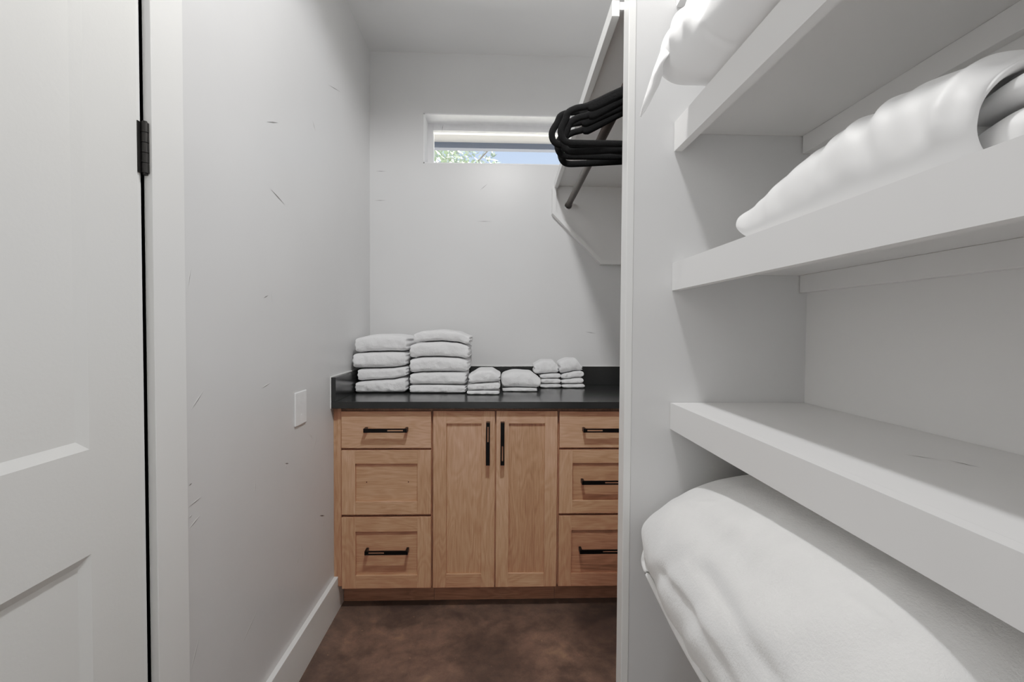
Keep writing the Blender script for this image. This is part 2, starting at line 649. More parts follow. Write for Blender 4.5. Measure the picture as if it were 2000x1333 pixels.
# right drawer unit
c3 = thing('base_cabinet', (.47, 2.067, 0), 'oak three drawer cabinet partly hidden behind the white partition', 'cabinet', 'oak base cabinets')
carcass(.2725, XR - .002, c3)
rx0, rx1 = .2780, .6580
d = slab(rx0, rx1, *dz[0], c3)
handle(.4665, .7930, False, -1, d)
d = shaker(rx0, rx1, *dz[1], .0585, .0585, .0560, 'drawer', c3, 'x')
handle(.4625, .5685, False, 1, d)
d = shaker(rx0, rx1, *dz[2], .0560, .0630, .0560, 'drawer', c3, 'x')
handle(.4560, .2700, False, 1, d)
m = MB()
m.box(.6620, XR - .002, YD + .009, YD + .0215, .1115, .8845, 'z', 0)
m.build('filler_strip', W, c3)

# ------------------------------------------------------------------ worktop
ct = thing('countertop', (0, 2.36, .885), 'dark grey stone worktop running wall to wall over the oak cabinets', 'countertop')
m = MB()
m.box(XL + .003, XR - .001, YF, YB - .001, .8850, .9140)
m.build('slab', M['quartz'], ct, bevel=.0012)
m = MB()
m.box(XL + .0225, XR - .001, YB - .0195, YB - .001, .9141, 1.0165)
m.build('backsplash', M['quartz'], ct, bevel=.001)
m = MB()
m.box(XL + .003, XL + .0220, YF + .0005, YB - .001, .9141, 1.0165)
m.build('side_splash', M['quartz'], ct, bevel=.001)
m = MB()
m.box(XL + .0005, XR - .001, YB - .006, YB - .0003, 1.0160, 1.0195)
m.box(XL + .0003, XL + .0055, YF + .001, YB - .001, 1.0160, 1.0195)
m.box(XL + .0003, XL + .0030, YF - .001, YF + .003, .8850, 1.0195)
m.build('caulk_line', M['caulk'], ct)


# ------------------------------------------------------------------ towels
def towel(name, xs, zb, zt, xl, xr, yf, yb, label, cat, group, seed, layers=3, lean=0., rough=.0016, parent=None, lobes=.010, loL=None):
    """folded towel: rounded fold to the front, layered edges at its ends.
    xs/zb/zt: lower and upper outline sampled along X"""
    rnd = random.Random(seed)
    nx, nj = 34, 44
    rows = []
    yc = (yf + yb) / 2
    hy = (yb - yf) / 2
    offv = Vector((rnd.random() * 90, rnd.random() * 90, rnd.random() * 90))
    jl, jr = rnd.uniform(.0, 1), rnd.uniform(0, 1)
    for i in range(nx):
        s = i / (nx - 1)
        # crowd samples at the ends
        s = .5 - .5 * math.cos(PI * s) if False else s
        x0 = xl + (xr - xl) * s
        b, t = interp(xs, zb, x0), interp(xs, zt, x0)
        e = min(s, 1 - s) * (xr - xl)
        rr = .020
        q = 1.0
        if e < rr:
            q = math.sqrt(max(0, 1 - (1 - e / rr) ** 2)) * .38 + .62
        zc, hz = (b + t) / 2, (t - b) / 2
        row = []
        for j in range(nj):
            a = 2 * PI * j / nj
            ca, sa = math.cos(a), math.sin(a)
            p = 2 / 2.6
            uz = math.copysign(abs(sa) ** .62, sa)
            # front and back rounding limited to about half the thickness
            run = min(hy, hz * 1.25)
            uy = math.copysign(1 - (1 - abs(ca) ** .9), ca)
            y = yc + math.copysign(hy - run + run * abs(ca) ** .75, ca) if abs(ca) > 1e-6 else yc
            if abs(ca) < .45:
                y = yc + ca / .45 * (hy - run + run * .45 ** .75)
            z = zc + hz * uz * q
            v = (uz * q + 1) / 2
            lob = abs(math.sin(layers * PI * min(.999, max(.001, v)))) ** .55
            x = x0
            w_end = max(0, 1 - e / .045)
            sg = -1 if s < .5 else 1
            L = lobes * (lob - 1) + (.5 - abs(v - .5)) * .004
            x += sg * L * w_end
            n = noise.noise(Vector((x0 * 26, y * 26, z * 26)) + offv)
            n2 = noise.noise(Vector((x0 * 70, y * 70, z * 70)) + offv)
            front = max(0, -ca)
            y += (n * 1.6 + n2) * rough * 1.8 * (.3 + front) + lean * (z - b)
            y += .004 * noise.noise(Vector((x0 * 9, 0, seed))) * front
            x += sg * w_end * n * rough * 2
            row.append((x, y, z))
        rows.append(row)
    mb = MB()
    b0, nr, nc = mb.grid(rows, closed=True)
    for base, rev in ((b0, 0), (b0 + (nr - 1) * nc, 1)):
        h = nc // 2
        # angle j and h-j share a height
        for j in range(-(h // 2), h // 2):
            a_, c_ = j % nc, (j + 1) % nc
            a2, c2 = (h - j) % nc, (h - j - 1) % nc
            ids = [base + a_, base + c_, base + c2, base + a2]
            ids = list(dict.fromkeys(ids))
            if len(ids) > 2:
                mb.face(ids if rev else ids[::-1])
    o = mb.build(name, M['terry'], parent, smooth=True, subsurf=1)
    if parent is None:
        # origin at base
        c = Vector(((xl + xr) / 2, yc, min(zb)))
        o.data.transform(Matrix.Translation(-c))
        o.location = c
        tag(o, label, cat, group)
    return o


G = .0012


def stack(name, cat, group, xs, curves, ends, yf, yb, labels, seed0, layers):
    for i in range(len(curves) - 1):
        zb = [z + G for z in curves[i]]
        zt = [z - G for z in curves[i + 1]]
        xl, xr = ends[i]
        lay = layers[i] if isinstance(layers, (list, tuple)) else layers
        towel(name, xs, zb, zt, xl, xr, yf[i], yb, labels[i], cat, group, seed0 + i, lay)


pos4 = ['bottom', 'second from bottom', 'third from bottom', 'top']
xsA = [-.668, -.57, -.50, -.42]
cA = [[.914, .914, .914, .914], [.9690, .9770, .9810, .9930], [1.0310, 1.0330, 1.0350, 1.0430], [1.1060, 1.1110, 1.1130, 1.1120],
      [1.1800, 1.1960, 1.1970, 1.1900]]
stack('bath_towel', 'towel', 'bath towels in the stack by the left wall', xsA, cA,
      [(-.6685, -.4215), (-.6580, -.4180), (-.6790, -.4200), (-.6690, -.4165)], [2.300, 2.303, 2.297, 2.300], 2.60,
      ['white bath towel, %s of the stack of four beside the left wall' % p for p in pos4], 10, [3, 3, 3, 3])
xsB = [-.41, -.34, -.265, -.19, -.127]
cB = [[.914] * 5, [.9540, .9560, .9555, .9550, .9540], [1.0090, 1.0150, 1.0165, 1.0170, 1.0165], [1.0800, 1.0880, 1.0890, 1.0860, 1.0770],
      [1.1490, 1.1610, 1.1640, 1.1590, 1.1460], [1.1960, 1.2140, 1.2205, 1.2130, 1.1920]]
stack('bath_towel', 'towel', 'bath towels in the taller stack', xsB, cB,
      [(-.4135, -.1385), (-.4125, -.1360), (-.4120, -.1270), (-.4110, -.1230), (-.3960, -.1180)], [2.302, 2.300, 2.298, 2.298, 2.302], 2.60,
      ['white bath towel, %s of the taller stack of five' % p for p in ['bottom', 'second from bottom', 'middle', 'second from top', 'top']], 30, 3)
xsC = [-.13, -.07, -.02, .025]
cC = [[.914] * 4, [.9340, .9350, .9350, .9355], [.9650, .9680, .9715, .9760], [1.0080, 1.0320, 1.0320, 1.0130]]
stack('hand_towel', 'towel', 'hand towels right of the tall stack', xsC, cC,
      [(-.1330, .0190), (-.1310, .0235), (-.1280, .0240)], [2.254, 2.252, 2.250], 2.47,
      ['white hand towel, %s of three beside the taller bath towel stack' % p for p in ['bottom', 'middle', 'top']], 50, [1, 1, 2])
xsD = [.028, .10, .17, .225]
cD = [[.914] * 4, [.9330, .9345, .9330, .9320], [1.0040, 1.0170, 1.0130, .9870]]
stack('hand_towel', 'towel', 'hand towels in the low pile', xsD, cD, [(.0330, .2080), (.0290, .2250)], [2.366, 2.362], 2.55,
      ['thin flat white hand towel under the wide puffy one, folded edges to the front', 'wide puffy white hand towel lying between the small stacks'], 60, [2, 1])
xsE = [.20, .25, .30, .343]
cE = [[.914] * 4, [.9365, .937, .937, .937], [.9645, .9645, .965, .965], [.9850, .9880, .9920, .9930], [1.0480, 1.0640, 1.0640, 1.0260]]
stack('washcloth', 'washcloth', 'washcloths in the left small stack', xsE, cE,
      [(.2340, .3450), (.2360, .3430), (.2350, .3410), (.2010, .3320)], [2.512, 2.509, 2.509, 2.509], 2.64,
      ['small folded white washcloth, %s of the left stack of four' % p for p in pos4], 70, [1, 1, 1, 2])
xsF = [.335, .38, .42, .465]
cF = [[.914] * 4, [.937, .937, .9372, .9375], [.9610, .9630, .9690, .9700], [.9885, .9960, 1.0050, 1.0070], [1.0620, 1.0740, 1.0730, 1.0240]]
stack('washcloth', 'washcloth', 'washcloths in the right small stack', xsF, cF,
      [(.3490, .4690), (.3450, .4620), (.3440, .4630), (.3340, .4560)], [2.511, 2.509, 2.509, 2.509], 2.64,
      ['small folded white washcloth, %s of the right stack of four' % p for p in pos4], 80, [1, 1, 1, 2])

# ------------------------------------------------------------------ closet side: shelf, bracket, rod, hangers
SK = .024


def cx(x_back, y):
    return x_back - SK * (YB - .02 - y)


cs = thing('closet_shelf', (.5, 1.9, 2.03), 'white closet shelf above the hanging rod with angled end bracket', 'shelf')
m = MB()
y0, y1 = YP2 + .001, YB - .001
xn = .3165
for (xa, xb, za, zb_) in ((xn + .019, None, 2.011, 2.030),):
    P = [(cx(xa, y0), y0), (XR - .001, y0), (XR - .001, y1), (cx(xa, y1), y1)]
    b = len(m.v)
    m.v += [(x, y, za) for x, y in P] + [(x, y, zb_) for x, y in P]
    for q in ((0, 1, 2, 3), (7, 6, 5, 4), (0, 4, 5, 1), (1, 5, 6, 2), (2, 6, 7, 3), (3, 7, 4, 0)):
        m.face([b + i for i in q])
m.build('board', M['shelf'], cs)
m = MB()
P = [(cx(xn, y0), y0), (cx(xn + .0188, y0), y0), (cx(xn + .0188, y1), y1), (cx(xn, y1), y1)]
b = 0
m.v += [(x, y, 1.995) for x, y in P] + [(x, y, 2.034) for x, y in P]
for q in ((0, 1, 2, 3), (7, 6, 5, 4), (0, 4, 5, 1), (1, 5, 6, 2), (2, 6, 7, 3), (3, 7, 4, 0)):
    m.face(q)
m.build('nosing', M['trim'], cs, bevel=.001)
m = MB()
bx = .3055
m.prism([(bx + .004, 2.0105), (bx + .004, 1.860), (.577, 1.586), (XR - .001, 1.586), (XR - .001, 2.0105)], YB - .012, YB - .0005)
m.build('bracket_panel', M['shelf'], cs)
m = MB()
w = .020
outer = [(bx, 1.9945), (bx, 1.857), (.574, 1.5825), (XR - .001, 1.5825)]
inner = [(bx + w, 1.9945), (bx + w, 1.857 + .0085), (.574 + .0085, 1.5825 + w), (XR - .001, 1.5825 + w)]
for i in range(3):
    m.prism([outer[i], outer[i + 1], inner[i + 1], inner[i]], YB - .040, YB - .0125 + .012)
m.build('bracket_trim', M['trim'], cs, merge=1e-5)

RZ, RR = 1.905, .0160
rod = thing('hanging_rod', (.39, 1.9, RZ), 'dark round hanging rod under the white closet shelf', 'rod')
m = MB()
m.tube([(cx(.3955, YP2 + .002), YP2 + .002, RZ), (cx(.3955, YB - .013), YB - .013, RZ)], RR, 24)
m.build('pole', M['rod'], rod, smooth=True)
for yy, e in ((YB - .0125, -1), (YP2 + .0008, 1)):
    m = MB()
    m.tube([(cx(.3955, yy), yy, RZ), (cx(.3955, yy), yy + e * .012, RZ)], .0205, 24, cap=False)
    m.tube([(cx(.3955, yy), yy, RZ), (cx(.3955, yy), yy + e * .012, RZ)], .0185, 24, cap=False)
    m.build('rod_socket', M['plastic'], rod, smooth=True)


def hanger_parts(HW, arm=.0115):
    """outline in local XZ with the rod centre as origin"""
    a = -.052
    left = [(0, a), (-.040, a - .014), (-.080, a - .031), (-.118, a - .049), (-.150, a - .063), (-.168, a - .067), (-.180, a - .070),
            (-.198, a - .080), (-HW + .012, a - .098), (-HW + .002, a - .118), (-HW, a - .132), (-HW + .006, a - .147), (-HW + .020, a - .1545), (-HW + .05, a - .156)]
    right = [(-x, z) for x, z in reversed(left)]
    loop = left[:] + [(-.09, a - .1565), (0, a - .157), (.09, a - .1565)] + right[:-1]
    pts = spline(loop, 110, closed=True)
    mb = MB()
    V = [(x, 0, z) for x, z in pts]

    mb.tube(V, .0088, 12, closed=True, flat=.0034)
    # wider shoulder arms
    for s in (-1, 1):
        ar = [(s * x, 0, z - .005) for x, z in ((-.012, a - .004), (-.05, a - .019), (-.09, a - .037), (-.130, a - .055), (-.150, a - .0625))]
        mb.tube(spline(ar, 14), lambda t: .0135 if t < .85 else .0135 - (t - .85) * .035, 10, flat=.0036)
        # strap notch bump
    hook = []
    R = .0185
    for k in range(22):
        t = math.radians(-150 + 330 * 0 + k * 265 / 21)
        hook.append((R * math.sin(t + PI), 0, R * math.cos(t + PI) * -1 * -1))
    # hook: stem then arc over the rod
    hk = [(0, 0, a), (0, 0, a + .012), (.006, 0, a + .022)]
    for k in range(16):
        t = math.radians(-50 + k * 230 / 15)
        hk.append((RR * 0 + (R) * math.cos(t), 0, (R) * math.sin(t)))
    mh = MB()
    mh.tube(spline(hk, 40), .0016, 8)
    return mb, mh


HANG = [(1.226, -1, 1, .014, .217), (1.256, -4, -.5, .016, .219), (1.287, 4, 1, .012, .217), (1.318, -1, 0, .014, .215), (1.348, -4, -1, .016, .215)]
src = None
for i, (y, tilt, yaw, dx, HW) in enumerate(HANG):
    lab = ['black velvet clothes hanger nearest the white partition edge', 'black velvet clothes hanger second from the white partition',
           'black velvet clothes hanger third from the white partition', 'black velvet clothes hanger fourth from the white partition',
           'black velvet clothes hanger hanging deepest in the closet, nearest the window'][i]
    t = thing('clothes_hanger', (cx(.3955, y) + dx, y, RZ), lab, 'hanger', 'black hangers on the rod')
    a_, h_ = hanger_parts(HW)
    fo = a_.build('frame', M['velvet'], None, smooth=True)
    ho = h_.build('hook', M['black'], None, smooth=True)
    fo.parent = t
    ho.parent = t
    t.rotation_euler = (0, math.radians(tilt), math.radians(yaw))

# ------------------------------------------------------------------ wall shelves on the right
sh_z = [(1.0494, .9861, 'lowest empty white shelf, with a scratch on its top'), (1.3851, 1.3199, 'white wall shelf carrying the sateen bedding bundle'),
        (1.7195, 1.6510, 'white wall shelf carrying the pillow with loose case'), (.7140, .6500, 'white wall shelf under the plush blanket'),
        (2.0540, 1.9900, 'uppermost white wall shelf above the pillow')]
SY0 = YFRONT + .002
for zt, zb, lab in sh_z:
    s_ = thing('wall_shelf', (.6, .4, zb), lab, 'shelf', 'white built-in shelves on the right wall')
    m = MB()
    m.box(XS + .019, XR - .001, SY0, YP + .0005, zt - .026, zt)
    if zt < 1.06 and zt > 1:
        for a, b in (((.585, .668, zt), (.610, .640, zt)), ((.62, .64, zt), (.63, .60, zt))):
            strip(m, a, b, .0022, (0, 0, 1), 1)
    m.build('board', [M['shelf'], M['scuff_dark']], s_)
    m = MB()
    m.box(XS, XS + .0188, SY0, YP, zb, zt)
    m.build('nosing', M['shelf'], s_)
    m = MB()
    m.box(XR - .0195, XR - .0005, SY0, YP, zt - .026 - .042, zt - .0262)
    m.build('cleat', M['shelf'], s_, bevel=.001)


# ------------------------------------------------------------------ soft things on the shelves
def loft(secs, ny, nc, disp=None, cap=True):
    """secs: list of (y, [(x,z)...]) closed sections; Catmull-Rom in both directions"""
    dense = [(y, spline(p, nc, closed=True)) for y, p in secs]
    rows = []
    ctrl = [[(x, y, z) for x, z in p] for y, p in dense]
    for i in range(ny):
        u = i / (ny - 1) * (len(ctrl) - 1)
        k = min(int(u), len(ctrl) - 2)
        t = u - k
        g = [ctrl[max(0, min(len(ctrl) - 1, k + d))] for d in (-1, 0, 1, 2)]
        rows.append([catmull(g[0][j], g[1][j], g[2][j], g[3][j], t) for j in range(nc)])
    if disp:
        out = []
        for i, r in enumerate(rows):
            o = []
            for j, p in enumerate(r):
                a, b = Vector(r[j - 1]), Vector(r[(j + 1) % nc])
                c, d = Vector(rows[max(0, i - 1)][j]), Vector(rows[min(ny - 1, i + 1)][j])
                n = (b - a).cross(d - c)
                if n.length > 1e-9:
                    n.normalize()
                o.append(tuple(Vector(p) + disp(Vector(p), n)))
            out.append(o)
        rows = out
    mb = MB()
    b, nr, n2 = mb.grid(rows, closed=True)
    if cap:
        for base in (b, b + (nr - 1) * n2):
            ids = list(range(base, base + n2))
            c = sum((Vector(mb.v[i]) for i in ids), Vector()) / n2
            mb.v.append(tuple(c))
            ci = len(mb.v) - 1
            for k in range(n2):
                mb.face([ids[k], ids[(k + 1) % n2], ci])
    return mb


def Ssec(y, pts):
    return (y * K, [(x * K, CAM_H + (z - CAM_H) * K) for x, z in pts])


def outward(n, p, c):
    return n if n.dot(p - c) > 0 else -n


# --- plush blanket -------------------------------------------------
BL = [(1.365, [(0.7, 0.63), (0.6, 0.632), (0.57, 0.634), (0.55, 0.636), (0.53, 0.64), (0.52, 0.645), (0.51, 0.65), (0.505, 0.658), (0.505, 0.668), (0.52, 0.68), (0.55, 0.69), (0.6, 0.7), (0.66, 0.705), (0.74, 0.705), (0.79, 0.69), (0.8, 0.665), (0.78, 0.64)]), (1.345, [(0.7, 0.608), (0.55, 0.61), (0.52, 0.612), (0.508, 0.6), (0.49, 0.59), (0.465, 0.595), (0.44, 0.615), (0.43, 0.64), (0.43, 0.67), (0.455, 0.7), (0.51, 0.735), (0.57, 0.758), (0.65, 0.775), (0.76, 0.78), (0.83, 0.75), (0.86, 0.69), (0.84, 0.62)]), (1.28, [(0.7, 0.606), (0.53, 0.608), (0.511, 0.6), (0.506, 0.565), (0.485, 0.545), (0.44, 0.548), (0.405, 0.575), (0.388, 0.625), (0.39, 0.675), (0.42, 0.72), (0.48, 0.765), (0.55, 0.8), (0.64, 0.826), (0.76, 0.835), (0.86, 0.79), (0.89, 0.71), (0.87, 0.62)]), (1.1, [(0.7, 0.606), (0.53, 0.608), (0.511, 0.6), (0.506, 0.56), (0.48, 0.535), (0.43, 0.535), (0.395, 0.562), (0.374, 0.62), (0.376, 0.69), (0.405, 0.75), (0.465, 0.805), (0.54, 0.84), (0.64, 0.862), (0.77, 0.865), (0.88, 0.81), (0.9, 0.72), (0.88, 0.62)]), (0.85, [(0.7, 0.606), (0.53, 0.608), (0.511, 0.6), (0.506, 0.56), (0.48, 0.535), (0.43, 0.535), (0.395, 0.562), (0.37, 0.62), (0.372, 0.7), (0.4, 0.77), (0.46, 0.83), (0.54, 0.868), (0.64, 0.89), (0.77, 0.89), (0.88, 0.83), (0.9, 0.72), (0.88, 0.62)]), (0.62, [(0.7, 0.606), (0.53, 0.608), (0.511, 0.6), (0.506, 0.56), (0.48, 0.535), (0.43, 0.535), (0.395, 0.562), (0.37, 0.62), (0.372, 0.7), (0.4, 0.775), (0.46, 0.835), (0.54, 0.872), (0.64, 0.89), (0.77, 0.89), (0.88, 0.83), (0.9, 0.72), (0.88, 0.62)]), (0.5, [(0.7, 0.606), (0.53, 0.608), (0.511, 0.6), (0.506, 0.565), (0.485, 0.545), (0.445, 0.548), (0.41, 0.575), (0.388, 0.625), (0.388, 0.69), (0.42, 0.755), (0.48, 0.805), (0.55, 0.835), (0.64, 0.85), (0.76, 0.85), (0.86, 0.8), (0.89, 0.71), (0.87, 0.62)]), (0.45, [(0.7, 0.612), (0.55, 0.614), (0.52, 0.616), (0.508, 0.62), (0.49, 0.625), (0.465, 0.635), (0.45, 0.65), (0.445, 0.67), (0.45, 0.695), (0.47, 0.72), (0.52, 0.745), (0.58, 0.76), (0.65, 0.77), (0.76, 0.77), (0.83, 0.74), (0.86, 0.69), (0.84, 0.63)])]
cen = Vector(S(.62, .9, .74))


def blanket_disp(p, n):
    n = outward(n, p, Vector((cen.x, p.y, cen.z)))
    a = .005 * noise.noise(p * 6) + .0028 * noise.noise(p * 15) + .0012 * noise.noise(p * 45)
    s = (p.y * .8 + (p.z - .7) * .9)
    for c_, w_, h_ in ((.60, .03, .006), (.78, .022, -.005), (.93, .03, .006)):
        a += h_ * math.exp(-((s - c_ - .04 * noise.noise(p * 4)) / w_) ** 2)
    yo, zo = p.y / K, (p.z - CAM_H) / K + CAM_H
    for zc_, w_, h_, ya, yb_ in ((.742, .011, -.009, .58, 1.0), (.69, .014, .004, .55, 1.1), (.665, .009, -.006, .7, 1.15), (.80, .016, -.005, .75, 1.2)):
        f = max(0, min(1, (yo - ya) / .08)) * max(0, min(1, (yb_ - yo) / .08))
        a += h_ * f * math.exp(-((zo - zc_ - .012 * math.sin(yo * 9)) / w_) ** 2)
    if p.x > XS - .012:
        a = min(a, 0) * .3
    return n * a


bl = loft([Ssec(y, [(x + (.012 if x < .50 else 0), z) for x, z in p]) for y, p in BL], 110, 90, blanket_disp)
o = bl.build('blanket', M['plush'], None, smooth=True, subsurf=1)
tag(o, 'thick white plush blanket folded on the low shelf, bulging over its edge', 'blanket')
HEM = [(.43, 1.30, .65), (.412, 1.296, .61), (.408, 1.285, .582), (.410, 1.2, .562), (.401, 1.0, .559), (.401, .8, .559), (.401, .64, .559)]
m = MB()
m.tube(spline([S(*p) for p in HEM], 60), .0055, 10, flat=.0055)
m.build('hem', M['plush'], o, smooth=True)

# --- sateen bundle -------------------------------------------------
BU = [(1.098, [(0.599, 1.466), (0.5695, 1.466), (0.5617, 1.4671), (0.558, 1.47), (0.5584, 1.4736), (0.5613, 1.4772), (0.5678, 1.4804), (0.5801, 1.4831), (0.5974, 1.484), (0.6187, 1.4833), (0.6343, 1.4795), (0.64, 1.4725), (0.6343, 1.4667)]), (1.092, [(0.6245, 1.452), (0.5701, 1.452), (0.5558, 1.4549), (0.549, 1.4626), (0.5498, 1.4722), (0.555, 1.4818), (0.5671, 1.4904), (0.5898, 1.4976), (0.6215, 1.5), (0.6607, 1.4981), (0.6894, 1.488), (0.7, 1.4693), (0.6894, 1.4539)]), (1.07, [(0.6535, 1.434), (0.5768, 1.434), (0.5566, 1.4389), (0.547, 1.4518), (0.5481, 1.468), (0.5555, 1.4842), (0.5726, 1.4988), (0.6045, 1.5109), (0.6492, 1.515), (0.7046, 1.5118), (0.7451, 1.4947), (0.76, 1.4632), (0.7451, 1.4372)]), (1.035, [(0.6735, 1.4225), (0.5824, 1.4225), (0.5584, 1.429), (0.547, 1.4462), (0.5483, 1.4677), (0.5571, 1.4891), (0.5774, 1.5085), (0.6153, 1.5246), (0.6684, 1.53), (0.7342, 1.5257), (0.7823, 1.5031), (0.8, 1.4612), (0.7823, 1.4268)]), (0.99, [(0.6885, 1.4205), (0.5866, 1.4205), (0.5597, 1.4283), (0.547, 1.449), (0.5484, 1.4749), (0.5583, 1.5008), (0.581, 1.5241), (0.6234, 1.5435), (0.6828, 1.55), (0.7564, 1.5448), (0.8102, 1.5176), (0.83, 1.4671), (0.8102, 1.4257)]), (0.93, [(0.693, 1.4205), (0.5872, 1.4205), (0.5592, 1.429), (0.546, 1.4516), (0.5475, 1.4799), (0.5578, 1.5082), (0.5813, 1.5337), (0.6254, 1.5549), (0.6871, 1.562), (0.7636, 1.5563), (0.8194, 1.5266), (0.84, 1.4714), (0.8194, 1.4262)]), (0.83, [(0.6975, 1.4205), (0.5877, 1.4205), (0.5587, 1.4301), (0.545, 1.4556), (0.5465, 1.4875), (0.5572, 1.5194), (0.5816, 1.5481), (0.6274, 1.572), (0.6914, 1.58), (0.7707, 1.5736), (0.8286, 1.5401), (0.85, 1.4779), (0.8286, 1.4269)]), (0.72, [(0.7015, 1.4205), (0.5874, 1.4205), (0.5573, 1.4308), (0.543, 1.4582), (0.5446, 1.4925), (0.5557, 1.5268), (0.581, 1.5577), (0.6286, 1.5834), (0.6952, 1.592), (0.7776, 1.5851), (0.8378, 1.5491), (0.86, 1.4822), (0.8378, 1.4274)]), (0.64, [(0.7005, 1.4205), (0.5857, 1.4205), (0.5554, 1.4304), (0.541, 1.4569), (0.5426, 1.49), (0.5538, 1.5231), (0.5793, 1.5529), (0.6271, 1.5777), (0.6941, 1.586), (0.7771, 1.5794), (0.8377, 1.5446), (0.86, 1.4801), (0.8377, 1.4271)]), (0.585, [(0.7005, 1.4205), (0.5857, 1.4205), (0.5554, 1.4297), (0.541, 1.4543), (0.5426, 1.485), (0.5538, 1.5157), (0.5793, 1.5433), (0.6271, 1.5663), (0.6941, 1.574), (0.7771, 1.5679), (0.8377, 1.5356), (0.86, 1.4758), (0.8377, 1.4266)]), (0.552, [(0.7015, 1.4215), (0.591, 1.4215), (0.5618, 1.4301), (0.548, 1.4528), (0.5495, 1.4813), (0.5603, 1.5099), (0.5848, 1.5355), (0.6309, 1.5569), (0.6954, 1.564), (0.7752, 1.5583), (0.8335, 1.5284), (0.855, 1.4728), (0.8335, 1.4272)]), (0.547, [(0.7015, 1.426), (0.5982, 1.426), (0.5709, 1.4338), (0.558, 1.4546), (0.5594, 1.4806), (0.5695, 1.5066), (0.5924, 1.53), (0.6355, 1.5495), (0.6958, 1.556), (0.7704, 1.5508), (0.8249, 1.5235), (0.845, 1.4728), (0.8249, 1.4312)]), (0.56, [(0.7005, 1.43), (0.6037, 1.43), (0.5781, 1.4372), (0.566, 1.4564), (0.5673, 1.4804), (0.5768, 1.5044), (0.5983, 1.526), (0.6386, 1.544), (0.6951, 1.55), (0.7651, 1.5452), (0.8162, 1.52), (0.835, 1.4732), (0.8162, 1.4348)]), (0.61, [(0.705, 1.44), (0.6222, 1.44), (0.6003, 1.4457), (0.59, 1.4609), (0.5911, 1.4799), (0.5992, 1.4989), (0.6176, 1.516), (0.6521, 1.5302), (0.7004, 1.535), (0.7602, 1.5312), (0.8039, 1.5112), (0.82, 1.4742), (0.8039, 1.4438)])]
RIDGE = [(.585, .05, .014, .007, 1.44), (.645, .35, .012, .004, 1.47), (.675, .55, .020, .006, 1.47), (.73, .7, .012, .0045, 1.48), (.775, .55, .022, .005, 1.46), (.84, .6, .014, .003, 1.47), (.90, .5, .020, .003, 1.46), (.615, .2, .02, -.005, 1.45), (.705, .6, .016, -.004, 1.47), (.81, .5, .016, -.003, 1.46)]


def bundle_disp(p, n):
    c = Vector((.60 * K + .02, p.y, CAM_H + (1.50 - CAM_H) * K))
    n = outward(n, p, c)
    y, z = p.y / K, (p.z - CAM_H) / K + CAM_H
    hgt = max(0, min(1, (z - 1.425) / .05))
    a = .003 * noise.noise(p * 9)
    for y0_, slope, w_, amp, zlo in RIDGE:
        s = y - (y0_ + slope * (z - 1.50) + .25 * (z - 1.50) ** 2)
        f = max(0, min(1, (z - zlo) / .06))
        a += amp * f * math.exp(-(s / w_) ** 2)
    wr = noise.noise(Vector((y * 17 - z * 7, z * 4.5, 3.3)))
    wr2 = noise.noise(Vector((y * 42 - z * 20, z * 9, 8.1)))
    a = a * .8 + (.007 * (1 - abs(wr) * 2.2) + .0025 * wr2) * max(.25, min(1, (1.12 - y) / .3))
    hgt *= max(.15, min(1, (1.60 - z) / .035))
    return n * (a * hgt * K)


